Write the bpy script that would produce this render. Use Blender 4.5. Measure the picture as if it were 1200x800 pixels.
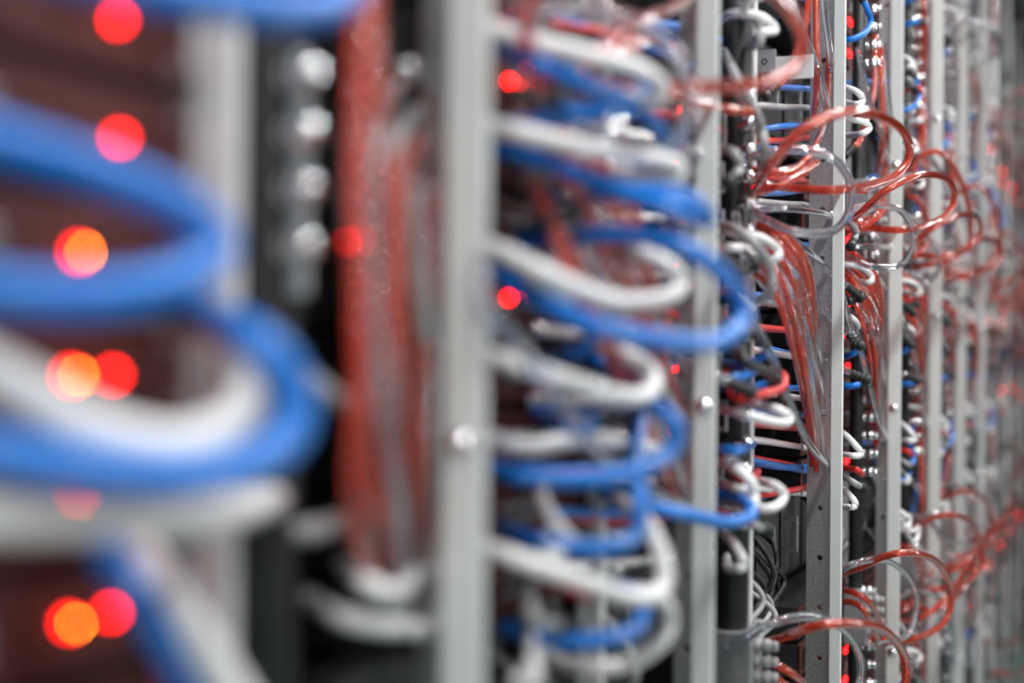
import bpy, math, random
from mathutils import Vector, Matrix
random.seed(7)
for _o in list(bpy.data.objects): bpy.data.objects.remove(_o)
SC = bpy.context.scene
COL = SC.collection

# ------------------------------------------------------------------ camera
F = 1667.0                                   # focal length in pixels of the 1200 px frame (50 mm on 36 mm)
CAM = Vector((0.36, 0.0, 1.25))
YAW, PITCH, ROLL = math.atan(700 / F), math.atan(18 / F), math.radians(0.6)
_f0 = Vector((-math.sin(YAW), math.cos(YAW), 0))
_r0 = Vector((math.cos(YAW), math.sin(YAW), 0))
FW = (_f0 * math.cos(PITCH) + Vector((0, 0, 1)) * math.sin(PITCH)).normalized()
_u0 = _r0.cross(FW).normalized()
RT = _r0 * math.cos(ROLL) + _u0 * math.sin(ROLL)
UP = _u0 * math.cos(ROLL) - _r0 * math.sin(ROLL)
cd = bpy.data.cameras.new('camera'); cam = bpy.data.objects.new('camera', cd); COL.objects.link(cam)
cam.matrix_world = Matrix(((RT.x, UP.x, -FW.x, CAM.x), (RT.y, UP.y, -FW.y, CAM.y), (RT.z, UP.z, -FW.z, CAM.z), (0, 0, 0, 1)))
cd.lens = 50; cd.sensor_width = 36; cd.sensor_fit = 'HORIZONTAL'; cd.clip_start = 0.01
cd.dof.use_dof = True; cd.dof.focus_distance = 2.0; cd.dof.aperture_fstop = 1.75; cd.dof.aperture_blades = 0
SC.camera = cam

def at(px, py, X):                           # the point of the plane x = X that shows at a pixel of the photograph
    d = FW + RT * ((px - 600) / F) + UP * ((400 - py) / F)
    return CAM + d * ((X - CAM.x) / d.x)
def aty(px, py, Y):
    d = FW + RT * ((px - 600) / F) + UP * ((400 - py) / F)
    return CAM + d * ((Y - CAM.y) / d.y)

# ------------------------------------------------------------------ light
SC.view_settings.view_transform = 'Standard'; SC.view_settings.look = 'None'
SC.view_settings.exposure = -0.55; SC.view_settings.gamma = 1.0; SC.view_settings.use_curve_mapping = False
W = bpy.data.worlds.new('world'); SC.world = W; W.use_nodes = True
W.node_tree.nodes['Background'].inputs[0].default_value = (0.9, 0.95, 1, 1)
W.node_tree.nodes['Background'].inputs[1].default_value = 0.0
CEIL = 2.95
LIGHT_Y = [-1.6, -0.2, 1.2, 2.6, 4.8]
for ly in LIGHT_Y:
    ld = bpy.data.lights.new('ceiling_lamp_light', 'AREA'); ld.shape = 'RECTANGLE'; ld.size = 0.035; ld.size_y = 1.15
    ld.energy = 44; ld.color = (0.97, 0.985, 1.0)
    lo = bpy.data.objects.new('ceiling_lamp_light', ld); COL.objects.link(lo); lo.location = (0.72, ly, CEIL - 0.075)

ADDED_WALL_LAMPS = [-0.7, 1.9, 4.5]                # upright lamps added out of view for highlights on the upright tubes
for ly in ADDED_WALL_LAMPS:
    ld = bpy.data.lights.new('added_highlight_light', 'AREA'); ld.shape = 'RECTANGLE'; ld.size = 1.5; ld.size_y = 0.035
    ld.energy = 17; ld.color = (0.97, 0.985, 1.0)
    lo = bpy.data.objects.new('added_highlight_light', ld); COL.objects.link(lo); lo.location = (1.45 - .048, ly, 1.5); lo.rotation_euler = (0, math.pi / 2, 0)

# ------------------------------------------------------------------ materials
def nodemat(name):
    m = bpy.data.materials.new(name); m.use_nodes = True
    return m, m.node_tree, m.node_tree.nodes['Principled BSDF']
def mat(name, col, rough=0.5, metal=0.0, trans=0.0, ior=1.45, var=0.08, scale=60, bump=0.0, bscale=400, spec=0.5, coat=0.0):
    m, t, b = nodemat(name)
    n = t.nodes.new('ShaderNodeTexNoise'); n.inputs['Scale'].default_value = scale; n.inputs['Detail'].default_value = 4
    tc = t.nodes.new('ShaderNodeTexCoord'); t.links.new(tc.outputs['Object'], n.inputs['Vector'])
    r = t.nodes.new('ShaderNodeValToRGB')
    r.color_ramp.elements[0].position = 0.3; r.color_ramp.elements[1].position = 0.7
    r.color_ramp.elements[0].color = tuple(c * (1 - var) for c in col) + (1,)
    r.color_ramp.elements[1].color = tuple(min(1, c * (1 + var)) for c in col) + (1,)
    t.links.new(n.outputs['Fac'], r.inputs['Fac']); t.links.new(r.outputs['Color'], b.inputs['Base Color'])
    b.inputs['Roughness'].default_value = rough; b.inputs['Metallic'].default_value = metal
    b.inputs['Transmission Weight'].default_value = trans; b.inputs['IOR'].default_value = ior
    b.inputs['Specular IOR Level'].default_value = spec; b.inputs['Coat Weight'].default_value = min(1, coat); b.inputs['Coat IOR'].default_value = 1.65 if coat >= 1 else 1.5; b.inputs['Coat Roughness'].default_value = 0.05
    if bump:
        n2 = t.nodes.new('ShaderNodeTexNoise'); n2.inputs['Scale'].default_value = bscale
        t.links.new(tc.outputs['Object'], n2.inputs['Vector'])
        bp = t.nodes.new('ShaderNodeBump'); bp.inputs['Strength'].default_value = bump; bp.inputs['Distance'].default_value = 0.001
        t.links.new(n2.outputs['Fac'], bp.inputs['Height']); t.links.new(bp.outputs['Normal'], b.inputs['Normal'])
    return m
def emit(name, col, s):
    m, t, b = nodemat(name)
    b.inputs['Base Color'].default_value = tuple(min(1, c) for c in col) + (1,)
    b.inputs['Emission Color'].default_value = col + (1,); b.inputs['Emission Strength'].default_value = s
    return m
M = dict(
    blue=mat('blue_cable_jacket', (0.002, 0.145, 0.52), 0.34, var=0.06, coat=0.15),
    white=mat('white_cable_jacket', (0.70, 0.69, 0.68), 0.35, var=0.04),
    grey=mat('grey_cable_jacket', (0.30, 0.30, 0.30), 0.4),
    black=mat('black_rubber', (0.012, 0.012, 0.013), 0.45),
    redcable=mat('red_cable_jacket', (0.55, 0.02, 0.015), 0.3),
    redtube=mat('red_translucent_tube', (1.0, 0.12, 0.05), 0.06, trans=0.80, ior=1.33, var=0.04, coat=1.0),
    clear=mat('clear_tube', (0.86, 0.91, 1.0), 0.02, trans=0.97, ior=1.36, var=0.02, coat=1.0),
    chrome=mat('chrome', (0.85, 0.86, 0.88), 0.12, 1.0, var=0.03),
    galv=mat('galvanised_steel', (0.42, 0.42, 0.42), 0.38, 0.85, var=0.22, scale=260, bump=0.15, bscale=700),
    strip=mat('pale_grey_paint', (0.54, 0.56, 0.54), 0.4, var=0.03, scale=20),
    inner=mat('light_grey_panel', (0.55, 0.55, 0.55), 0.45, var=0.05),
    panel=mat('dark_grey_steel', (0.022, 0.022, 0.024), 0.45, 0.3),
    dark=mat('black_powder_coat', (0.009, 0.009, 0.01), 0.5, spec=0.25),
    brown=mat('dark_panel_red_glow_tint', (0.06, 0.012, 0.010), 0.5, spec=0.2),  # red glow of the indicator lights is put into this panel colour
    midgrey=mat('mid_grey_cover', (0.055, 0.055, 0.058), 0.45, 0.2, var=0.2),
    duct=mat('blue_grey_cover', (0.34, 0.42, 0.43), 0.4),
    plate=mat('brushed_plate', (0.32, 0.32, 0.33), 0.4, 0.6, var=0.1, scale=120),
    pipe=mat('black_pipe', (0.014, 0.014, 0.015), 0.42, var=0.3, scale=30),
    label=mat('white_label', (0.75, 0.75, 0.74), 0.6),
    floor=mat('floor_vinyl', (0.18, 0.27, 0.245), 0.4, scale=4),
    wall=mat('white_wall', (0.72, 0.72, 0.71), 0.6, scale=3),
    led=emit('led_red', (1.0, 0.006, 0.004), 30.0),
    led2=emit('led_red_soft', (1.0, 0.006, 0.008), 18.0),
    ledoff=mat('led_unlit', (0.12, 0.01, 0.01), 0.2),
    core=emit('led_core', (1.0, 0.32, 0.01), 140.0),
    endwall=mat('grey_wall', (0.22, 0.22, 0.22), 0.6, scale=3),
    diff=emit('lamp_diffuser', (1.0, 0.98, 0.95), 2.0),
)

# ------------------------------------------------------------------ mesh helpers
class MB:
    def __init__(s): s.v = []; s.f = []; s.smooth = []
    def add(s, vs, fs, smooth=False):
        o = len(s.v); s.v += [tuple(v) for v in vs]
        s.f += [tuple(i + o for i in f) for f in fs]; s.smooth += [smooth] * len(fs)
        return s
    def box(s, a, b, bev=0.0):
        (x0, y0, z0), (x1, y1, z1) = a, b
        if bev <= 0:
            vs = [(x, y, z) for z in (z0, z1) for y in (y0, y1) for x in (x0, x1)]
            return s.add(vs, [(0, 2, 3, 1), (4, 5, 7, 6), (0, 1, 5, 4), (2, 6, 7, 3), (0, 4, 6, 2), (1, 3, 7, 5)])
        rings = []                            # chamfered box
        c = bev
        def ring(z, i):
            return [(x0 + c + i, y0 + i, z), (x1 - c - i, y0 + i, z), (x1 - i, y0 + c + i, z), (x1 - i, y1 - c - i, z),
                    (x1 - c - i, y1 - i, z), (x0 + c + i, y1 - i, z), (x0 + i, y1 - c - i, z), (x0 + i, y0 + c + i, z)]
        vs = ring(z0, c * .7) + ring(z0 + c, 0) + ring(z1 - c, 0) + ring(z1, c * .7)
        fs = [tuple(range(7, -1, -1)), tuple(range(24, 32))]
        for k in range(3):
            for i in range(8): fs.append((k * 8 + i, k * 8 + (i + 1) % 8, k * 8 + 8 + (i + 1) % 8, k * 8 + 8 + i))
        return s.add(vs, fs)
    def lathe(s, org, axis, prof, n=14):      # prof: (distance along axis, radius)
        axis = Vector(axis).normalized(); org = Vector(org)
        t = Vector((0, 0, 1)) if abs(axis.z) < 0.9 else Vector((1, 0, 0))
        u = axis.cross(t).normalized(); w = axis.cross(u)
        vs = []; fs = []
        for (d, r) in prof:
            for i in range(n):
                a = 2 * math.pi * i / n
                vs.append(org + axis * d + (u * math.cos(a) + w * math.sin(a)) * r)
        for k in range(len(prof) - 1):
            for i in range(n):
                fs.append((k * n + i, k * n + (i + 1) % n, k * n + n + (i + 1) % n, k * n + n + i))
        fs.append(tuple(range(n - 1, -1, -1))); fs.append(tuple(range((len(prof) - 1) * n, len(prof) * n)))
        return s.add(vs, fs, True)
    def tube(s, pts, r, n=10):
        T = [(pts[min(i + 1, len(pts) - 1)] - pts[max(i - 1, 0)]).normalized() for i in range(len(pts))]
        ref = Vector((0, 0, 1)) if abs(T[0].z) < 0.9 else Vector((1, 0, 0))
        u = T[0].cross(ref).normalized(); vs = []; fs = []
        for i, p in enumerate(pts):
            u = (u - T[i] * u.dot(T[i])).normalized(); w = T[i].cross(u)
            for k in range(n):
                a = 2 * math.pi * k / n
                vs.append(p + (u * math.cos(a) + w * math.sin(a)) * r)
        for i in range(len(pts) - 1):
            for k in range(n): fs.append((i * n + k, i * n + (k + 1) % n, i * n + n + (k + 1) % n, i * n + n + k))
        fs.append(tuple(range(n - 1, -1, -1))); fs.append(tuple(range((len(pts) - 1) * n, len(pts) * n)))
        return s.add(vs, fs, True)
    def holed(s, x0, x1, z0, z1, y0, y1, holes, r, n=12):   # plate facing y with round holes, one cell per hole
        zs = sorted(holes)
        edges = [z0] + [(zs[i] + zs[i + 1]) / 2 for i in range(len(zs) - 1)] + [z1]
        cx = (x0 + x1) / 2
        for i, hz in enumerate(zs):
            a0, a1 = edges[i], edges[i + 1]; outer = []; inner = []
            for k in range(n):
                a = 2 * math.pi * (k + .5) / n; c, d = math.cos(a), math.sin(a)
                sx = (x1 - cx) / abs(c); sz = ((a1 - hz) if d > 0 else (hz - a0)) / abs(d)
                q = min(sx, sz); outer.append((cx + c * q, hz + d * q)); inner.append((cx + c * r, hz + d * r))
            cor = [(x1, a1), (x0, a1), (x0, a0), (x1, a0)]
            vs = [(p[0], y, p[1]) for y in (y0, y1) for ring in (outer, inner) for p in ring]
            fs = []
            for k in range(n):
                j = (k + 1) % n
                fs += [(k, j, n + j, n + k), (2 * n + j, 2 * n + k, 3 * n + k, 3 * n + j), (n + k, n + j, 3 * n + j, 3 * n + k), (k, 2 * n + k, 2 * n + j, j)]
            # corners cut by the ray fan are filled with triangles
            for (kx, kz) in cor:
                ang = math.atan2(kz - hz, kx - cx) % (2 * math.pi)
                k = int((ang / (2 * math.pi) * n - .5) % n); j = (k + 1) % n
                for y, rev in ((y0, 0), (y1, 2 * n)):
                    vs.append((kx, y, kz)); fs.append((k + rev, len(vs) - 1, j + rev))
            s.add(vs, fs)
        return s
    def mesh(s, name, m):
        me = bpy.data.meshes.new(name); me.from_pydata(s.v, [], s.f); me.materials.append(m)
        me.polygons.foreach_set('use_smooth', s.smooth); me.update()
        return me
    def obj(s, name, m, parent=None, loc=None):
        o = bpy.data.objects.new(name, s.mesh(name, m)); COL.objects.link(o)
        if parent: o.parent = parent
        if loc is not None: o.location = loc
        return o
def tag(o, label=None, cat=None, group=None, kind=None):
    for k, v in (('label', label), ('category', cat), ('group', group), ('kind', kind)):
        if v: o[k] = v
    return o
def empty(name, loc, label=None, cat=None, group=None):
    o = bpy.data.objects.new(name, None); COL.objects.link(o); o.location = loc; o.empty_display_size = 0.02
    return tag(o, label, cat, group)
def link(me, name, parent, loc=(0, 0, 0), rot=(0, 0, 0)):
    o = bpy.data.objects.new(name, me); COL.objects.link(o); o.parent = parent; o.location = loc; o.rotation_euler = rot
    return o
KIDS = {}
def copy_tree(o, dloc, parent=None):
    c = o.copy(); COL.objects.link(c); c.parent = parent
    if parent is None: c.location = o.location + Vector(dloc)
    for ch in list(o.children): copy_tree(ch, dloc, c)
    return c
def spline(P, step=0.006):
    P = [P[0] * 2 - P[1]] + list(P) + [P[-1] * 2 - P[-2]]
    out = []
    for i in range(1, len(P) - 2):
        a, b, c, d = P[i - 1], P[i], P[i + 1], P[i + 2]
        n = max(3, int((c - b).length / step))
        n = min(n, 26)
        for k in range(n):
            t = k / n
            out.append(0.5 * ((2 * b) + (c - a) * t + (2 * a - 5 * b + 4 * c - d) * t * t + (3 * b - 3 * c + d - a) * t ** 3))
    out.append(P[-2])
    return out

BOOT = MB().lathe((0, 0, 0), (0, 0, 1), [(-.012, .0055), (-.011, .0066), (-.008, .0066), (-.0075, .0055), (-.005, .0055), (-.0045, .007), (-.001, .007), (-.0005, .0058), (.002, .0058), (.0025, .0074), (.006, .0074), (.0065, .006), (.009, .006), (.0095, .0078), (.016, .0078), (.018, .006)], 14).mesh('ribbed_boot', M['black'])
NUT = MB().lathe((0, 0, 0), (0, 0, 1), [(-.008, .0052), (-.0075, .0068), (-.004, .0068), (-.0035, .006), (-.001, .006), (-.0005, .0068), (.003, .0068), (.0035, .0058), (.008, .0058), (.009, .0050)], 12).mesh('knurled_nut', M['chrome'])
FERR = MB().lathe((0, 0, 0), (0, 0, 1), [(-.006, .0056), (-.0055, .0064), (.0055, .0064), (.006, .0056)], 12).mesh('ferrule', M['chrome'])
ENDS = {'boot': ('ribbed_boot', BOOT, 'black ribbed plug boot'), 'nut': ('knurled_nut', NUT, 'knurled metal nut'), 'ferrule': ('ferrule', FERR, 'bright metal ferrule')}
def cable(name, P, r, m, label, cat, group=None, ends=(None, None), n=10, step=0.006):
    pts = spline(P, step); o0 = pts[0].copy()
    loc = [p - o0 for p in pts]
    b = MB().tube(loc, r, n)
    o = b.obj(name, M[m], None, o0); tag(o, label, cat, group)
    for e, p, q in ((ends[0], loc[0], loc[2]), (ends[1], loc[-1], loc[-3])):
        if not e: continue
        nm, me, lb = ENDS[e]
        c = link(me, nm, o, p + (q - p).normalized() * 0.004); c['label'] = lb
        c.rotation_mode = 'QUATERNION'; c.rotation_quaternion = (p - q).normalized().to_track_quat('Z', 'Y')
        s = r / 0.005; c.scale = (s, s, max(1, s * .8))
    return o

# ------------------------------------------------------------------ racks: post positions along the row
KP = F / math.cos(YAW) ** 2
def post_y(px): return KP * CAM.x / (1300 - px) - CAM.x * math.tan(YAW)
POSTS = [(-0.0 + 0.16, None, None, None), (0.78, 520, 566, 492), (1.335, 813, 838, 793), (2.05, 974, 988, 947),
         (2.64, 1041, 1056, 1028), (3.27, 1089, 1103, 1080), (3.90, 1119, 1132, 1112), (4.55, 1145, 1155, 1139)]
while POSTS[-1][0] < 8.6: POSTS.append((POSTS[-1][0] + 0.64, None, None, None))
ZC = CAM.z
RT_TOP = 2.72
ORD = ['first', 'second', 'third', 'fourth', 'fifth', 'sixth', 'seventh', 'eighth', 'ninth', 'tenth', 'eleventh', 'twelfth', 'thirteenth', 'fourteenth', 'fifteenth', 'sixteenth', 'seventeenth', 'eighteenth', 'nineteenth', 'twentieth']
ORD += ['twenty-' + w for w in ORD[:9]] + ['thirtieth'] + ['thirty-' + w for w in ORD[:9]]
HINT = ['rack of big glowing red lights', 'rack of long drooping loops', 'rack with holed grey bracket']
HINT += ['%s rack past galvanised post' % ORD[k] for k in range(len(POSTS))]
REG = {}                                     # things alike in one rack, told apart at the end by their height
def reg(o, phrase, i, cat): REG.setdefault((phrase, i), []).append((o, cat))
def mid_z(o):
    if o.type == 'MESH': return o.location.z + sum(c[2] for c in o.bound_box) / 8
    return o.location.z
def in_frame(o, margin=60):                  # does any of a thing show inside the picture
    for c in o.bound_box:
        v = o.location + Vector(c) - CAM; d = v.dot(FW)
        if d > .05 and -margin < 600 + F * v.dot(RT) / d < 1200 + margin and -margin < 400 - F * v.dot(UP) / d < 800 + margin: return True
    return False

# room shell
def struct(name, a, b, m):
    o = MB().box(a, b).obj(name, M[m]); o['kind'] = 'structure'; return o
Y1 = POSTS[-1][0] + 0.5
struct('floor', (-1.2, -2.6, -0.05), (1.45, Y1, 0), 'floor')
struct('ceiling', (-1.2, -2.6, CEIL), (1.45, Y1, CEIL + .05), 'wall')
struct('wall_left', (-1.25, -2.6, 0), (-1.2, Y1, CEIL), 'endwall')
struct('wall_right', (1.45, -2.6, 0), (1.5, Y1, CEIL), 'endwall')
struct('wall_back', (-1.2, Y1, 0), (1.45, Y1 + .05, CEIL), 'endwall')
struct('wall_front', (-1.2, -2.65, 0), (1.45, -2.6, CEIL), 'wall')
for ly in LIGHT_Y:
    t = empty('ceiling_lamp', (0.72, ly, CEIL), '%s white strip lamp along the ceiling, counted from the front wall' % ORD[LIGHT_Y.index(ly)], 'lamp', 'ceiling strip lamps')
    MB().box((-.1, -.6, -.065), (.1, .6, 0), .008).obj('housing', M['strip'], t)
    MB().box((-.085, -.585, -.071), (.085, .585, -.064)).obj('diffuser', M['diff'], t)

for k, ly in enumerate(ADDED_WALL_LAMPS):  # unseen fixtures added to carry the highlight lights
    t = empty('added_highlight_lamp', (1.45, ly, 1.5), '%s upright lamp added for tube highlights, on the bare wall across the aisle' % ORD[k], 'lamp', 'upright lamps added for highlights')
    MB().box((-.04, -.03, -.78), (0, .03, .78), .004).obj('housing', M['strip'], t)
    MB().box((-.044, -.02, -.75), (-.039, .02, .75)).obj('diffuser', M['diff'], t)
HOLE_R = 0.0042
def xq(px, y): return CAM.x - (1300 - px) * y / (KP - math.tan(YAW) * (1300 - px))
RACK_LABELS = ['tall server rack holding glowing red lights behind thick blue cable loops', 'tall server rack crossed by long drooping blue and white cable loops',
               'tall server rack with holed grey bracket and fanned red and clear tubes'] + ['tall server rack, the ' + h for h in HINT[3:]]
screw = MB().lathe((0, 0, 0), (0, -1, 0), [(0, .0085), (.0015, .0085), (.0035, .0075), (.0055, .005), (.0065, .0015)], 16).mesh('screw', M['chrome'])
RACKS = []
for i in range(1, len(POSTS)):
    y0 = POSTS[i - 1][0]; y1, s0, s1, f0 = POSTS[i]
    root = empty('server_rack', (0, y1, 0), RACK_LABELS[i - 1], 'rack', 'server racks in the row'); RACKS.append(root)
    if s0 is None: xs0, xs1, xf = -0.016, 0.0, -0.036
    else: xs0, xs1, xf = xq(s0, y1), xq(s1, y1), xq(f0, y1 + .035)
    MB().box((xs0, 0, 0.0), (xs1, .008, RT_TOP), .0012).obj('front_strip', M['strip'], root)
    hz = [0.03 + k * .0725 for k in range(int(RT_TOP / .0725))] if i <= 5 else [0.03 + k * .29 for k in range(int(RT_TOP / .29))]
    off = (ZC - .215) - 0.03
    hz = [h + (off % .0725) for h in hz]
    b = MB().holed(xf, xs0 - .001, 0, RT_TOP, .035, .038, hz, HOLE_R)
    b.box((xf, .038, 0), (xf + .002, .055, RT_TOP))
    b.obj('upright_flange', M['galv'], root)
    for k in range(5):
        zz = {1: aty(550, 520, y1).z, 2: aty(826, 476, y1).z, 4: aty(1048, 478, y1).z}.get(i, ZC + .1) + .44 * (k - 2)
        if i != 3: link(screw, 'screw', root, ((xs0 + xs1) / 2, 0, zz))
    # inner upright beside the blade bay
    yi = {1: .60, 2: 1.19, 3: 1.69}.get(i, y1 - .10) - y1
    xi = {1: (-.078, -.046), 3: (-.0395, -.0355)}.get(i, (-.075, -.052))
    MB().box((xi[0], yi, 0), (xi[1], yi + .012, RT_TOP), .001).obj('inner_upright', M['inner'], root)
    MB().box((-.62, y0 - y1 + .06, 0.02), (-.61, -.002, RT_TOP)).obj('back_panel', M['dark'], root)
    MB().box((-.61, .01, 0), (-.12, .016, RT_TOP)).obj('side_panel', M['panel'], root)
    MB().box((-.62, y0 - y1 + .06, RT_TOP), (.0, .024, RT_TOP + .02)).obj('top_panel', M['panel'], root)
    MB().box((-.61, y0 - y1 + .06, 0), (-.02, 0, .05)).obj('plinth', M['panel'], root)

# ------------------------------------------------------------------ blades, modules and power units in the racks
PITCH_Z = 0.0545
Z_LED = at(90, 295, -.06).z
def rows(m): 
    lo, hi = ZC - .2 + .7 * m, ZC + .34 + .7 * m
    k0 = math.ceil((lo - Z_LED + .02) / PITCH_Z); k1 = math.floor((hi - Z_LED - .025) / PITCH_Z)
    return [Z_LED + k * PITCH_Z for k in range(k0, k1 + 1)]
LED_ME = MB().lathe((0, 0, 0), (1, 0, 0), [(0, .0030), (.002, .0030), (.0035, .0025), (.0046, .0014), (.005, .0004)], 12).mesh('led', M['led'])
LED_SOFT = LED_ME.copy(); LED_SOFT.materials[0] = M['led2']; LED_OFF = LED_ME.copy(); LED_OFF.materials[0] = M['ledoff']
CORE_ME = MB().lathe((0, 0, 0), (1, 0, 0), [(.0042, .0009), (.0054, .0008), (.0058, .0003)], 8).mesh('led_core', M['core'])
def bay(i):
    y0 = POSTS[i - 1][0]; y1 = POSTS[i][0]
    yi = {1: .60, 2: 1.19, 3: 1.62}.get(i, y1 - .10)
    return y0 + .06, yi - .004
LEDY = {1: (.504, .532), 2: (.985, 1.0), 3: (1.45, 1.47)}
def make_blade(i):
    a, b = bay(i); w = b - a
    t = empty('rack_server', (-.06, a, 0))
    MB().box((-.46, 0, -.024), (-.004, w, .024)).obj('chassis', M['panel'], t)
    fp = MB().box((-.004, .002, -.0235), (0, w - .002, .0235), .001).obj('front_panel', M['brown'], t)
    for k in range(5):
        MB().box((0, .02 + k * .016, -.014), (.0012, .029 + k * .016, .014)).obj('vent_slat', M['dark'], fp)
    h = MB(); yh = w - .02
    h.box((0, yh - .006, -.018), (.012, yh, -.013)); h.box((0, yh - .006, .013), (.012, yh, .018)); h.box((.012, yh - .006, -.018), (.016, yh, .018), .001)
    h.obj('pull_handle', M['plate'], t)
    for j in range(3):
        p = MB().box((0, w * .42 + j * .026, -.008), (.004, w * .42 + j * .026 + .02, .008), .001).obj('port', M['plate'], t)
        MB().box((.0035, w * .42 + j * .026 + .003, -.005), (.0045, w * .42 + j * .026 + .017, .005)).obj('port_opening', M['dark'], p)
    for k, ly in enumerate(LEDY.get(i, (b - .045, b - .018))):
        l = link(LED_ME if i <= 2 else LED_SOFT, 'indicator_light', t, (0, ly - a, 0))
        if i >= 4: l.scale = (1, 1.5, 1.5)
        if k == 0 and i < 2: link(CORE_ME, 'light_core', l)
    return t
def unlight(c):
    c.data = LED_OFF
    for g in list(c.children): bpy.data.objects.remove(g)
for i in range(1, len(POSTS)):
    proto = make_blade(i); made = []
    for m in ((0,) if i < 4 else (-1, 0, 1)):
        for z in rows(m):
            o = copy_tree(proto, (0, 0, 0)) if made else proto
            made.append(o); o.location = (-.06 + random.uniform(-.004, .003), proto.location.y, z)
            reg(o, 'flat server with red lights', i, 'server')
    for o in made:                                       # not every light is on
        v = Vector((-.06, LEDY.get(i, (POSTS[i][0] - .1,))[0], o.location.z)) - CAM; py = 400 - F * v.dot(UP) / v.dot(FW)
        ls = sorted([c for c in o.children if c.name.startswith('indicator')], key=lambda c: c.location.y)
        if i == 1: keep = (1,) if py < 220 else (0,) if py < 370 or 520 < py < 660 else (0, 1)
        elif i == 2: keep = (0, 1) if min(abs(py - q) for q in (110, 352, 522)) < 45 else ()
        else: keep = (0, 1) if random.random() < .7 else ()
        for q, c in enumerate(ls):
            if q not in keep: unlight(c)

# narrow modules in the cable bay beside the blades (first three racks, where the bay is open to view)
def make_module(y0, y1, face):
    t = empty('cable_module', (-.15, y0, 0)); w = y1 - y0
    MB().box((-.3, 0, -.022), (0, w, .022), .002).obj('body', M['dark'], t)
    MB().box((0, .004, -.019), (.003, w * .42, .019), .001).obj('face_plate', M[face], t)
    MB().lathe((0, w * .72, 0), (1, 0, 0), [(0, .016), (.006, .016), (.007, .014), (.014, .014), (.016, .011), (.012, .009)], 16).obj('socket', M['black'], t)
    MB().box((0, w * .46, -.008), (.002, w * .56, .008)).obj('sticker', M['label'], t)
    return t
for i in (1, 2, 3):
    ya, yb = (bay(i)[1] + .03 if i < 3 else 1.70), POSTS[i][0] - .01
    protos = [make_module(ya, yb, 'plate'), make_module(ya, yb, 'label'), make_module(ya, yb, 'brown')]
    names = ['silver', 'white', 'dark red']; used = [False] * 3
    for k, z in enumerate(rows(0)):
        c = (0, 1, 2, 0, 2, 1, 2)[k % 7]; o = protos[c] if not used[c] else copy_tree(protos[c], (0, 0, 0)); used[c] = True
        o.location.z = z + .01
        reg(o, 'black module with %s faceplate' % names[c], i, 'module')
        if k % 2: 
            l = link(LED_SOFT, 'indicator_light', o, (.002, (yb - ya) * .64, .014))

# power units in the dark zone between the blade stacks
def make_power(i, h):
    y0 = POSTS[i - 1][0] + .05; w = POSTS[i][0] - .02 - y0
    t = empty('power_unit', (-.13, y0, 0))
    MB().box((-.4, 0, -h / 2), (0, w, h / 2), .003).obj('casing', M['dark'], t)
    for k in range(3):
        x = MB().box((0, .02 + k * w / 3, -h / 2 + .01), (.004, w / 3 - .01 + k * w / 3, h / 2 - .01), .001).obj('cover_plate', M['midgrey'], t)
        g = MB(); yy = .05 + k * w / 3
        g.box((.004, yy, -.03), (.018, yy + .006, -.022)); g.box((.004, yy, .022), (.018, yy + .006, .03)); g.box((.018, yy, -.03), (.023, yy + .006, .03), .001)
        g.obj('grip', M['plate'], x)
    return t
for i in range(1, len(POSTS)):
    p = None
    for m in ((0,) if i < 4 else (0, 1)):
        h = .15
        o = make_power(i, h) if p is None else copy_tree(p, (0, 0, 0)); p = p or o
        o.location.z = ZC - .285 + .7 * m
        reg(o, 'black power unit with metal grips', i, 'power unit')

# ------------------------------------------------------------------ coolant manifolds
MY = {1: .672, 2: 1.235, 3: 1.655}
MX = {1: -.072, 2: -.085, 3: -.050}
FIT = MB().lathe((0, 0, 0), (1, 0, 0), [(0, .0075), (.004, .0075), (.0045, .006), (.009, .006), (.0095, .0082), (.017, .0082), (.0175, .0062), (.021, .0062), (.0215, .0068), (.026, .0055)], 12).mesh('fitting', M['chrome'])
FITP = FIT.copy(); FITP.materials[0] = M['grey']
for i in range(1, len(POSTS)):
    ym = MY.get(i, POSTS[i][0] - .155); xm = MX.get(i, -.04); r = .019 if i < 4 else .012
    t = empty('coolant_manifold', (xm, ym, .06), 'black upright pipe with chrome fittings, in the ' + HINT[i - 1], 'pipe', 'coolant manifolds')
    MB().lathe((0, 0, 0), (0, 0, 1), [(0, r), (RT_TOP - .1, r)], 20).obj('pipe', M['pipe'], t)
    for m in ((0,) if i < 4 else (-1, 0, 1)):
        zc = (ZC - .425 if i != 3 else aty(861, 738, 1.64).z - .035) + .7 * m - .06                      # distribution block at the foot of each blade stack
        bl = MB().box((-r - .006, -r - .008, zc - .06), (r + .012, r + .01, zc + .035), .003).obj('distribution_block', M['plate'], t)
        for k in range(4):
            f = link(FITP, 'fitting', bl, (r + .012, -.006, zc + .018 - .018 * k))
        z = ZC - .19 + .7 * m
        while z < ZC + .33 + .7 * m:
            vv = Vector((xm, ym, z)) - CAM; py = 400 - F * vv.dot(UP) / vv.dot(FW)
            if i <= 8 and (i > 1 or 95 < py < 330):
                ra = -.9 if i == 3 else -.35 if i < 3 else -.1
                link(FIT, 'fitting', t, ((r - .001) * math.cos(ra), (r - .001) * math.sin(ra), z - .06), (0, 0, ra))
            z += .031

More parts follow.
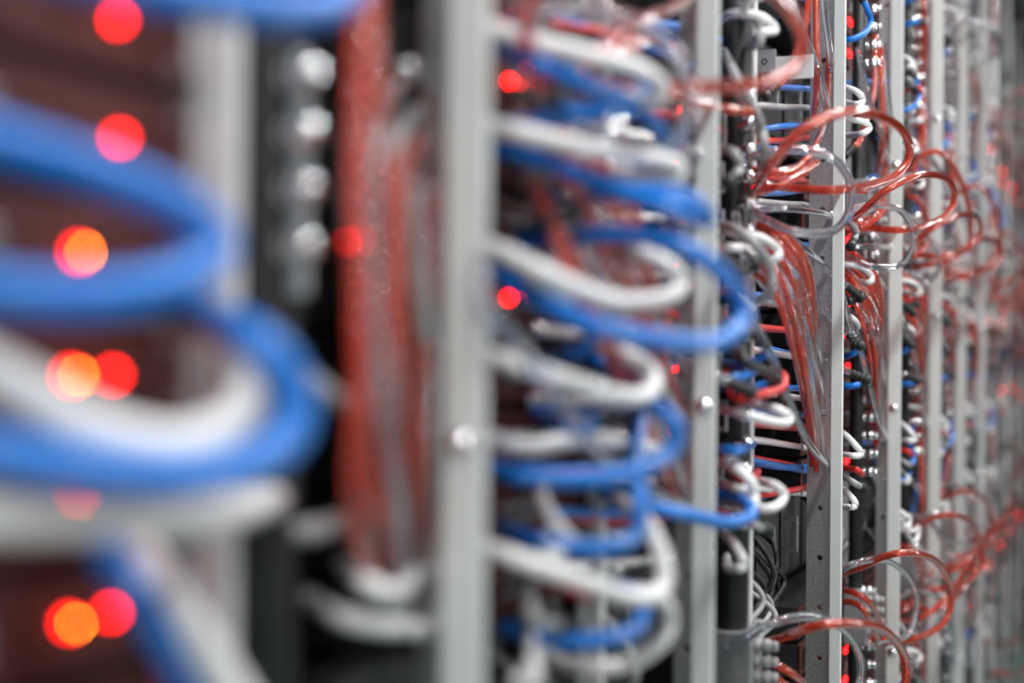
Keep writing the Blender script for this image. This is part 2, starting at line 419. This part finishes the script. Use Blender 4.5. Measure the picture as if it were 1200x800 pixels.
# ------------------------------------------------------------------ tubes: one kit drawn at the in-focus rack, repeated at every rack of the row
def pts(L, dy=0.0):
    out = []
    for p in L:
        v = aty(p[1], p[2], p[3]) if p[0] == 'y' else at(*p)
        out.append(v + Vector((0, dy, 0)))
    return out
RED, CLR = 'redtube', 'clear'
TK = []                                                    # (material, radius, points, end parts, wide loop?)
def tk(m, r, L, ends=(None, None), kind='fan'): TK.append((m, r, L, ends, kind))
tk(RED, .0056, [(884, 224, -.04), (905, 192, .02), (945, 149, .07), (1005, 130, .105), (1054, 149, .115), (1066, 180, .115), (1045, 208, .10), (985, 222, .06), (930, 220, .0), (886, 216, -.04)], ('ferrule', 'ferrule'), 'loop')
tk(CLR, .0054, [(866, 190, -.04), (900, 179, .0), (940, 175, .03), (978, 187, .06), (996, 215, .07), (995, 248, .07), (975, 271, .05), (930, 271, .02), (882, 250, -.04)], ('ferrule', 'ferrule'), 'loop')
tk(RED, .0056, [(884, 755, -.045), (915, 748, .0), (950, 735, .05), (990, 730, .085), (1035, 738, .105), (1060, 770, .11), (1058, 810, .105), (1030, 838, .08), (985, 850, .03), (930, 840, -.04)], ('ferrule', None), 'loop')
tk(CLR, .0054, [(850, 758, -.05), (875, 746, -.02), (905, 730, .01), (950, 722, .035), (985, 735, .05), (1004, 760, .06), (1009, 790, .06), (995, 830, .05), (950, 845, .0)], (None, None), 'loop')
tk(RED, .0050, [(884, 771, -.045), (908, 778, -.01), (935, 795, .01), (965, 825, .0)], ('ferrule', None))
tk(RED, .0050, [(880, 788, -.045), (905, 792, -.01), (925, 810, .01), (950, 840, .0)], ('ferrule', None))
tk(RED, .0046, [(884, 230, -.045), (908, 219, .0), (935, 206, .02), (957, 190, .03)], ('ferrule', None))
tk(RED, .0044, [(880, 206, -.045), (900, 203, -.01), (920, 199, .0), (938, 195, .005)], ('ferrule', 'boot'))
# fan of tubes that bends down on to the holed flange
def fan(m, r, sx, sy, mx, my, ex, ey, bulge=.012):
    tk(m, r, [(sx, sy, -.045), (sx + (mx - sx) * .45, sy + (my - sy) * .28, -.012), (mx, my, bulge), ((mx + ex) / 2 + 3, (my + ey) / 2 - 8, bulge * .6), ('y', ex, ey - 18, 2.055), ('y', ex + 1, ey, 2.078)], ('ferrule', None))
for (m, r, *q) in [
    (RED, .0042, 882, 262, 936, 322, 955, 490), (RED, .0042, 880, 272, 930, 335, 951, 546), (RED, .0042, 884, 255, 940, 312, 957, 474),
    (RED, .0040, 880, 285, 922, 345, 953, 530), (CLR, .0042, 886, 292, 936, 348, 950, 500), (RED, .0038, 882, 300, 916, 362, 947, 515),
    (RED, .0042, 880, 250, 944, 304, 958, 440), (CLR, .0044, 884, 310, 924, 356, 950, 462), (RED, .0040, 880, 318, 930, 376, 956, 552),
    (CLR, .0046, 878, 278, 936, 330, 962, 452), (CLR, .0046, 880, 296, 930, 352, 964, 545), (CLR, .0044, 886, 322, 938, 372, 964, 486)]: fan(m, r, *q)
tk(CLR, .0048, [(862, 250, -.03), (880, 345, .005), (888, 388, .02), (905, 418, .025), (925, 470, .02), (945, 515, .01), ('y', 970, 547, 2.075)])
tk(CLR, .0048, [(876, 240, -.045), (905, 264, -.015), (940, 289, -.005), ('y', 966, 311, 2.045), ('y', 980, 324, 2.07), ('y', 1003, 344, 2.085)], ('ferrule', 'boot'))
tk(CLR, .0048, [(878, 262, -.045), (915, 300, -.015), (940, 332, .0), ('y', 962, 358, 2.045), ('y', 982, 380, 2.07), ('y', 1003, 400, 2.085)], ('ferrule', 'boot'))
tk(CLR, .0048, [(888, 325, -.04), (918, 360, .0), (938, 390, .01), ('y', 962, 418, 2.045), ('y', 985, 431, 2.07), ('y', 1009, 442, 2.085)], (None, 'boot'))
tk(CLR, .0046, [(880, 245, -.045), (915, 244, -.015), (955, 248, -.01), ('y', 974, 252, 2.05)], ('ferrule', 'ferrule'))
tk(RED, .0046, [(882, 222, -.045), (910, 218, -.01), (950, 220, .0), ('y', 990, 222, 2.075), ('y', 1015, 224, 2.12)], ('ferrule', None))
tk(RED, .0046, [(880, 198, -.04), (905, 202, -.01), (930, 200, .01), (955, 172, .02), ('y', 968, 130, 2.05), ('y', 972, 60, 2.06)])
tk(CLR, .0050, [(916, -60, -.02), (929, 5, -.008), (948, 55, .0), (962, 95, -.002), ('y', 972, 132, 2.07)])
tk(RED, .0046, [(955, -60, -.01), (957, 30, -.002), (957, 95, -.004), ('y', 954, 136, 2.07)])
tk(CLR, .0050, [(960, -60, -.008), (966, 15, .0), (972, 55, -.002), ('y', 976, 82, 2.07)], (None, 'ferrule'))
tk(RED, .0046, [(950, -60, -.02), (946, 15, -.012), (936, 52, -.015), (922, 88, -.02), (902, 108, -.035)], (None, 'boot'))

FAR = 9                                                    # from this rack on the tubes and cables are one tangle per kind
STUFF = {}
def far_add(o, m, d):
    b = STUFF.setdefault(m, MB()); me = o.data; base = o.location + Vector(d)
    b.add([base + v.co for v in me.vertices], [tuple(p.vertices) for p in me.polygons], True)
def tube_reg(o, m, kind, i):
    reg(o, ('red' if m == RED else 'clear') + (' tube looping far out' if kind == 'loop' else ' tube bending down'), i, 'tube')
KIT_T = []
for (m, r, L, ends, kind) in TK:
    o = cable('red_coolant_tube' if m == RED else 'clear_coolant_tube', pts(L), r, m, None, None, None, ends, 12, .005)
    tube_reg(o, m, kind, 3); KIT_T.append((o, m, kind))
yC = POSTS[3][0]
for i in range(2, len(POSTS)):
    for mz in ((0,) if i < 5 else (-1, 0, 1)):
        if i == 3: continue
        for k, (o, m, kind) in enumerate(KIT_T):
            if i >= 5 and mz != 0 and kind == 'fan' and (k + i) % 3: continue
            if i >= 6 and kind == 'fan' and (k + i) % 2: continue
            if i >= 7 and kind == 'loop' and random.random() < .55: continue
            j = random.uniform(-.012, .012) if kind == 'fan' else random.uniform(-.008, .008) * (1 if i < 5 else 6)
            d = (0 if kind == 'fan' or i < 5 else random.uniform(-.03, .0), POSTS[i][0] - yC + j, .7 * mz + random.uniform(-.008, .008))
            if i >= FAR:
                if kind == 'loop' or (k + i) % 3 == 0: far_add(o, m, d)
                continue
            c = copy_tree(o, d)
            if not in_frame(c):
                for g in list(c.children): bpy.data.objects.remove(g)
                bpy.data.objects.remove(c); continue
            tube_reg(c, m, kind, i)
# near rack: a close bundle of tubes hanging beside the post
rb = random.Random(11)
for k in range(16):
    m = (RED, CLR, RED, 'grey', RED, CLR)[k % 6]
    x = 418 + k * 5.2 + rb.uniform(-5, 5); q = rb.uniform(-25, 25); X = -.035 + rb.uniform(-.012, .015)
    L = [(x + 20 + q, -60 + 20 * k, X - .03), (x + rb.uniform(-8, 8), 60 + 12 * k, X), (x + rb.uniform(-18, 18), 240, X + .01), (x + rb.uniform(-14, 16), 420, X + .012), (x + rb.uniform(-8, 18), 590, X), (x + 18 + q * .5, 690 + rb.uniform(-50, 50), X - .03)]
    if k < 6: L[0] = (x + q, -90, X); L[1] = (x, 40, X + .005)
    nm = {RED: 'red_coolant_tube', CLR: 'clear_coolant_tube', 'grey': 'grey_network_cable'}[m]
    o = cable(nm, pts(L), .0048, m, None, None, None, ('nut' if k % 2 else None, 'nut'), 12)
    reg(o, {RED: 'red tube hanging', CLR: 'clear tube hanging', 'grey': 'grey cable hanging'}[m], 1, 'cable' if m == 'grey' else 'tube')

# ------------------------------------------------------------------ network cables
CW = {'blue': 'blue', 'white': 'white', 'grey': 'grey', 'redcable': 'red', 'black': 'black'}
def cab(color, L, r=.0052, ends=(None, None), dy=0.0):
    return cable('power_cable' if color == 'black' else CW[color] + '_network_cable', pts(L, dy), r, color, None, None, None, ends, 12)
def loops(i, how, data, r):
    for (c, L, *e) in data: reg(cab(c, L, r, e[0] if e else (None, None)), '%s cable %s' % (CW[c], how), i, 'cable')
# near rack
loops(1, 'bowing thickly out', [
    ('blue', [(-190, 120, -.055), (-90, 135, -.03), (0, 165, -.015), (120, 203, .005), (215, 245, .018), (252, 288, .022), (200, 330, .02), (100, 346, .008), (0, 340, -.01), (-150, 320, -.055)]),
    ('blue', [(-170, 490, -.055), (-60, 520, -.02), (30, 538, .0), (160, 556, .02), (265, 552, .03), (333, 515, .035), (345, 465, .035), (318, 415, .03), (275, 385, .01), (225, 360, -.05)]),
    ('white', [(-170, 380, -.055), (-60, 410, -.03), (30, 455, -.01), (110, 502, .005), (200, 520, .012), (268, 498, .016), (292, 450, .016), (272, 402, .005), (235, 375, -.05)]),
    ('white', [(-170, 600, -.055), (-40, 604, -.02), (80, 606, -.005), (190, 608, .0), (260, 600, -.01), (320, 585, -.06)]),
    ('blue', [(-60, -70, -.055), (60, -40, -.02), (180, -12, .01), (290, 6, .025), (375, 8, .03), (420, -30, .02), (400, -90, -.05)]),
    ('white', [(150, 630, -.055), (185, 680, -.03), (230, 745, -.01), (290, 840, .0)]),
    ('blue', [(120, 640, -.055), (155, 690, -.035), (195, 750, -.02), (240, 840, -.02)])], .0088)
loops(1, 'drooping low', [
    ('white', [(360, 700, -.1), (400, 722, -.05), (445, 732, -.03), (490, 738, -.04), (540, 752, -.08)]),
    ('white', [(400, 660, -.1), (430, 684, -.03), (465, 694, -.03), (490, 665, -.06)]),
    ('grey', [(305, 590, -.12), (340, 620, -.06), (380, 618, -.05), (440, 600, -.1)]),
    ('grey', [(300, 470, -.12), (350, 440, -.06), (400, 470, -.05), (470, 480, -.1)])], .006)
# second rack
loops(2, 'drooping in a loop', [
    ('white', [(540, 20, -.055), (600, 42, -.01), (680, 62, .03), (745, 80, .055), (775, 100, .06), (765, 118, .055), (700, 108, .01), (640, 100, -.05)]),
    ('blue', [(560, 40, -.055), (620, 70, .0), (690, 100, .03), (735, 118, .04), (770, 150, .045), (778, 180, .04), (740, 190, .0), (690, 180, -.05)]),
    ('blue', [(575, 150, -.055), (640, 140, .0), (700, 128, .03), (740, 122, .04), (755, 105, .035), (735, 85, .0), (700, 65, -.05)]),
    ('white', [(540, 140, -.055), (610, 155, .0), (690, 173, .03), (760, 184, .055), (795, 195, .06), (785, 210, .055), (720, 206, .01), (660, 200, -.05)]),
    ('blue', [(575, 172, -.055), (640, 190, -.01), (720, 220, .04), (790, 245, .085), (828, 258, .095), (815, 238, .095), (770, 225, .07), (700, 225, .01), (640, 220, -.05)]),
    ('blue', [(575, 318, -.055), (620, 345, .0), (690, 378, .05), (770, 398, .09), (840, 400, .115), (871, 372, .12), (858, 335, .115), (820, 300, .1), (770, 278, .07), (700, 275, .02), (610, 285, -.05)]),
    ('white', [(540, 278, -.055), (600, 300, .0), (660, 330, .03), (720, 352, .05), (775, 350, .062), (798, 334, .065), (785, 312, .06), (745, 295, .03), (690, 290, -.05)]),
    ('white', [(540, 408, -.055), (600, 425, .0), (670, 447, .03), (725, 464, .045), (758, 462, .05), (765, 440, .045), (735, 415, .02), (690, 400, -.05)]),
    ('blue', [(560, 545, -.055), (610, 556, .0), (690, 560, .04), (755, 548, .065), (790, 522, .075), (790, 495, .075), (768, 478, .05), (730, 470, -.04)]),
    ('blue', [(590, 620, -.055), (640, 636, .0), (700, 642, .03), (742, 630, .045), (750, 600, .045), (745, 540, .03), (750, 470, .0), (745, 410, -.05)]),
    ('white', [(540, 632, -.055), (600, 652, .0), (680, 680, .04), (745, 700, .06), (775, 690, .065), (778, 662, .065), (765, 625, .055), (745, 600, .03), (720, 580, -.05)]),
    ('blue', [(590, 735, -.055), (640, 748, .0), (700, 750, .03), (745, 738, .045), (752, 710, .045), (730, 690, .03), (690, 690, -.05)]),
    ('white', [(640, 770, -.055), (690, 782, .0), (740, 776, .03), (775, 752, .05), (785, 722, .055), (768, 698, .05), (730, 690, -.02)]),
    ('white', [(560, 510, -.055), (620, 522, -.02), (680, 515, .0), (740, 520, .01), (780, 530, -.04)]),
    ('blue', [(690, 420, -.055), (720, 436, -.02), (745, 440, .0), (770, 430, -.04)]),
    ('blue', [(700, 572, -.06), (745, 590, -.01), (800, 602, .02), (850, 612, .035), (877, 606, .04), (880, 594, .035), (860, 582, .0), (820, 575, -.05)]),
    ], .0064)
# in-focus rack: short loops beside the second post
loops(3, 'turning back short', [
    ('white', [(835, 478, -.055), (870, 485, .01), (905, 494, .035), (922, 495, .042), (925, 488, .042), (912, 480, .035), (885, 474, .0), (860, 470, -.055)]),
    ('white', [(830, 540, -.055), (855, 545, .0), (876, 560, .025), (884, 580, .03), (880, 596, .03), (865, 600, .01), (840, 598, -.055)]),
    ('white', [(850, 575, -.055), (875, 588, .0), (898, 596, .03), (914, 590, .04), (918, 578, .04), (906, 568, .03), (885, 562, -.05)]),
    ('grey', [(838, 262, -.055), (862, 268, .0), (888, 290, .03), (903, 318, .035), (904, 338, .035), (893, 350, .01), (872, 358, -.05)], ('nut', None)),
    ('grey', [(848, 60, -.05), (862, 90, .01), (872, 110, .02), (880, 122, .02), (892, 150, .02), (896, 180, .02), (890, 205, -.05)]),
    ('grey', [(870, 20, -.05), (884, 22, .0), (891, 38, .01), (888, 52, .01), (872, 57, -.05)]),
    ('white', [(835, 288, -.055), (855, 290, -.01), (880, 291, -.03), (895, 290, -.06)]),
    ('blue', [(835, 446, -.055), (850, 444, -.0), (872, 441, .01), (882, 437, -.01), (890, 433, -.06)], (None, None)),
    ('blue', [(835, 524, -.055), (850, 527, .0), (868, 527, .01), (882, 520, -.05)]),
    ('redcable', [(845, 530, -.055), (862, 555, .0), (880, 561, .01), (888, 552, -.05)]),
    ('redcable', [(848, 432, -.055), (862, 466, .0), (890, 462, .025), (915, 455, .03), (918, 440, .02), (905, 432, -.05)]),
    ('black', [(845, 380, -.055), (858, 400, .0), (876, 425, .03), (900, 436, .03), (915, 450, .02), (915, 470, -.05)]),
    ('white', [(852, 100, -.055), (868, 112, .0), (884, 128, .01), (892, 160, -.05)]),
    ], .0050)
# cables running along the row through the bay, past the inside of the holed flange
RUN = [('blue', 99, 104), ('grey', 123, 126), ('redcable', 166, 161), ('blue', 171, 180), ('blue', 227, 222), ('grey', 236, 240), ('blue', 290, 287),
       ('white', 302, 300), ('redcable', 383, 388), ('blue', 403, 422), ('white', 409, 421), ('blue', 452, 455), ('white', 458, 468), ('blue', 480, 487),
       ('redcable', 496, 503), ('white', 514, 525), ('redcable', 536, 549), ('blue', 539, 553), ('white', 571, 579), ('blue', 345, 352), ('grey', 352, 362)]
RUNS = []
for n, (c, ya, yb) in enumerate(RUN):
    d = random.uniform(-.006, .006)
    e = ('nut', None) if c in ('white', 'grey') else ('boot', None) if n % 3 == 0 else (None, None)
    RUNS.append((cab(c, [(874 + random.uniform(-8, 8), ya, -.062 + d), (892, ya + (yb - ya) * .2, -.055 + d), (920, (ya + yb) / 2 + 1, -.055 + d), (947, yb, -.065 + d), (962, yb + 3, -.085 + d)], .0046, e), c)); reg(RUNS[-1][0], '%s cable running level' % CW[c], 3, 'cable')
for i in (2,):
    for (o, c) in RUNS:
        cc = copy_tree(o, (0, POSTS[i][0] - yC, random.uniform(-.01, .01)))
        reg(cc, '%s cable running level' % CW[c], i, 'cable')

# plugs and short loops that come out just past each post
KK = [('white', [(965, 303, -.07), (985, 309, -.03), (1008, 313, .0), (1021, 323, .012), (1018, 331, .01), (995, 326, -.03), (975, 322, -.08)], (None, None)),
      ('blue', [(955, 350, -.085), (980, 353, -.03), (996, 352, .0), (1004, 349, .01)], (None, 'boot')),
      ('blue', [(955, 416, -.085), (980, 418, -.03), (998, 415, .0), (1008, 407, .012), (1004, 396, .012)], (None, 'boot')),
      ('blue', [(955, 452, -.085), (980, 453, -.03), (1000, 452, .0), (1012, 448, .012)], (None, 'boot')),
      ('white', [(960, 500, -.085), (985, 506, -.02), (1003, 522, .01), (1009, 532, .014), (1000, 534, .01), (980, 531, -.03), (965, 530, -.08)], (None, None)),
      ('grey', [(960, 545, -.085), (985, 556, -.02), (1000, 565, .01), (1010, 571, .016)], (None, 'boot')),
      ('redcable', [(960, 545, -.085), (985, 548, -.02), (1003, 550, .01), (1010, 556, .014)], (None, None)),
      ('white', [(960, 568, -.085), (985, 572, -.02), (1000, 585, .012), (1002, 593, .014), (990, 594, .0), (970, 590, -.08)], (None, None)),
      ('blue', [(960, 46, -.085), (985, 48, -.02), (1008, 42, .01), (1020, 28, .015), (1016, 10, .012), (1006, -8, .0)], (None, 'boot')),
      ('white', [(960, 98, -.085), (985, 101, -.02), (1005, 108, .012), (1011, 118, .014), (1003, 122, .01), (980, 118, -.08)], (None, None)),
      ('white', [(960, 138, -.085), (985, 139, -.02), (1010, 142, .012), (1019, 150, .014), (1008, 157, .01), (980, 160, -.08)], (None, None)),
      ('grey', [(960, 255, -.085), (985, 258, -.02), (1000, 264, .01), (1003, 275, .012), (998, 286, .012)], (None, 'boot')),
      ('white', [(955, 368, -.085), (985, 368, -.02), (1000, 374, .01), (1004, 384, .0), (990, 388, -.07)], (None, None)),
      ('blue', [(960, 97, -.1), (990, 97, -.07), (1020, 96, -.06), (1040, 98, -.09)], (None, None)),
      ('blue', [(960, 225, -.1), (990, 217, -.07), (1020, 208, -.06), (1040, 206, -.09)], (None, None)),
      ('blue', [(960, 512, -.1), (990, 514, -.07), (1020, 520, -.05), (1040, 522, -.09)], (None, None)),
      ('redcable', [(960, 265, -.1), (990, 262, -.07), (1020, 260, -.05), (1040, 264, -.09)], (None, None)),
      ('redcable', [(960, 530, -.1), (990, 532, -.07), (1020, 530, -.05), (1040, 528, -.09)], (None, None)),
      ]
KIT_K = []
def k_reg(o, c, e, i): reg(o, '%s short cable%s' % (CW[c], ' with black ribbed plug' if e[1] else ''), i, 'cable')
for (c, L, e) in KK:
    o = cab(c, L, .0048, e); k_reg(o, c, e, 4); KIT_K.append((o, c, e))
for i in range(2, len(POSTS)):
    if i == 4: continue
    for mz in ((0,) if i < 5 else (-1, 0, 1)):
        for k, (o, c, e) in enumerate(KIT_K):
            if i >= 6 and mz and (k + i) % 2: continue
            d = (random.uniform(-.004, .008), POSTS[i - 1][0] - yC + random.uniform(-.02, .06), .7 * mz + random.uniform(-.012, .012))
            if i >= FAR:
                if (k + i) % 2: far_add(o, c, d)
                continue
            cc = copy_tree(o, d)
            if not in_frame(cc):
                for g in list(cc.children): bpy.data.objects.remove(g)
                bpy.data.objects.remove(cc); continue
            k_reg(cc, c, e, i)
for m, b in STUFF.items():
    w = {'redtube': 'red tubes', 'clear': 'clear tubes'}.get(m) or CW[m] + ' cables'
    tag(b.obj(w.replace(' ', '_') + '_tangle', M[m]), 'far tangle of %s on the racks at the end of the row' % w, w.split()[1], None, 'stuff')

# ------------------------------------------------------------------ small things of the in-focus rack
ra_ = RACKS[0]; q0, q1 = aty(303, 62, .67), aty(352, 345, .67)
MB().box((q0.x, .67 - POSTS[1][0], q1.z), (q1.x, .68 - POSTS[1][0], q0.z), .001).obj('duct_cover', M['duct'], ra_)['label'] = 'pale blue-grey duct cover'
q = aty(412, 283, .69)
lamp_ = link(LED_SOFT, 'indicator_light', ra_, (q.x, .69 - POSTS[1][0], q.z), (0, 0, -1.2))
MB().box((q.x - .012, .692 - POSTS[1][0], q.z - .006), (q.x + .004, .70 - POSTS[1][0], q.z + .006), .001).obj('light_holder', M['dark'], ra_)
rc = RACKS[2]
Yb = 1.80
p0, p1 = aty(872, 60, Yb), aty(909, 84, Yb); p2, p3 = aty(904, 67, Yb + .02), aty(953, 91, Yb + .02)
b1 = MB().box((p0.x, Yb - yC, p1.z), (p1.x, Yb - yC + .003, p0.z), .0006).obj('holed_bracket', M['plate'], rc); b1['label'] = 'grey bracket plate with screw holes'
for (hx, hy) in ((883, 71), (896, 72), (884, 79)):
    h = aty(hx, hy, Yb); MB().lathe((h.x, Yb - yC, h.z), (0, -1, 0), [(-.001, .004), (.0008, .004), (.0008, .0026), (-.0004, .0024)], 12).obj('eyelet', M['dark'], b1)
MB().box((p2.x, Yb + .02 - yC, p3.z), (p3.x, Yb + .023 - yC, p2.z), .0006).obj('bracket_arm', M['inner'], rc)
# paper tag by the distribution block
ta, tb = aty(883, 725, 1.665), aty(894, 750, 1.665)
t = empty('paper_tag', (ta.x, 1.665, tb.z), 'small white paper tag hanging by the coolant block', 'tag')
MB().box((0, 0, 0), (tb.x - ta.x, .001, ta.z - tb.z)).obj('paper', M['label'], t)
for k in range(3): MB().box((.004, -.0005, .008 + k * .005), (.008, .0, .010 + k * .005)).obj('printed_line', M['dark'], t)
# black power cords tangled in front of the power units
rp = random.Random(3)
for i in range(1, 8):
    for k in range(9 if i == 3 else 5):
        yb = POSTS[i][0] - .04 - rp.uniform(0, .26); z0 = ZC - .21 - rp.uniform(0, .05)
        P = [Vector((-.1, yb, z0)), Vector((-.07, yb + rp.uniform(-.03, .05), z0 - .03)), Vector((-.05 + rp.uniform(-.02, .02), yb + rp.uniform(0, .08), z0 - .07)),
             Vector((-.07, yb + rp.uniform(-.05, .05), z0 - .11)), Vector((-.1, yb + rp.uniform(-.05, .03), z0 - .13 - rp.uniform(0, .05)))]
        c = 'black' if k % 3 else 'grey'
        reg(cable('power_cable', P, .0036, c, None, None, None, ('boot', None) if k % 2 else (None, None), 8), c + ' power cord curling', i, 'cable')

# ------------------------------------------------------------------ labels: alike things of a rack are told apart by their height
for (phrase, i), L in REG.items():
    L.sort(key=lambda e: -mid_z(e[0]))
    for k, (o, cat) in enumerate(L):
        lb = '%s in the %s' % (phrase, HINT[i - 1]) if len(L) == 1 else '%s highest %s in the %s' % (ORD[k], phrase, HINT[i - 1]) if k else 'highest %s in the %s' % (phrase, HINT[i - 1])
        tag(o, lb, cat, None if len(L) == 1 else '%ss, %s' % (cat, HINT[i - 1]))
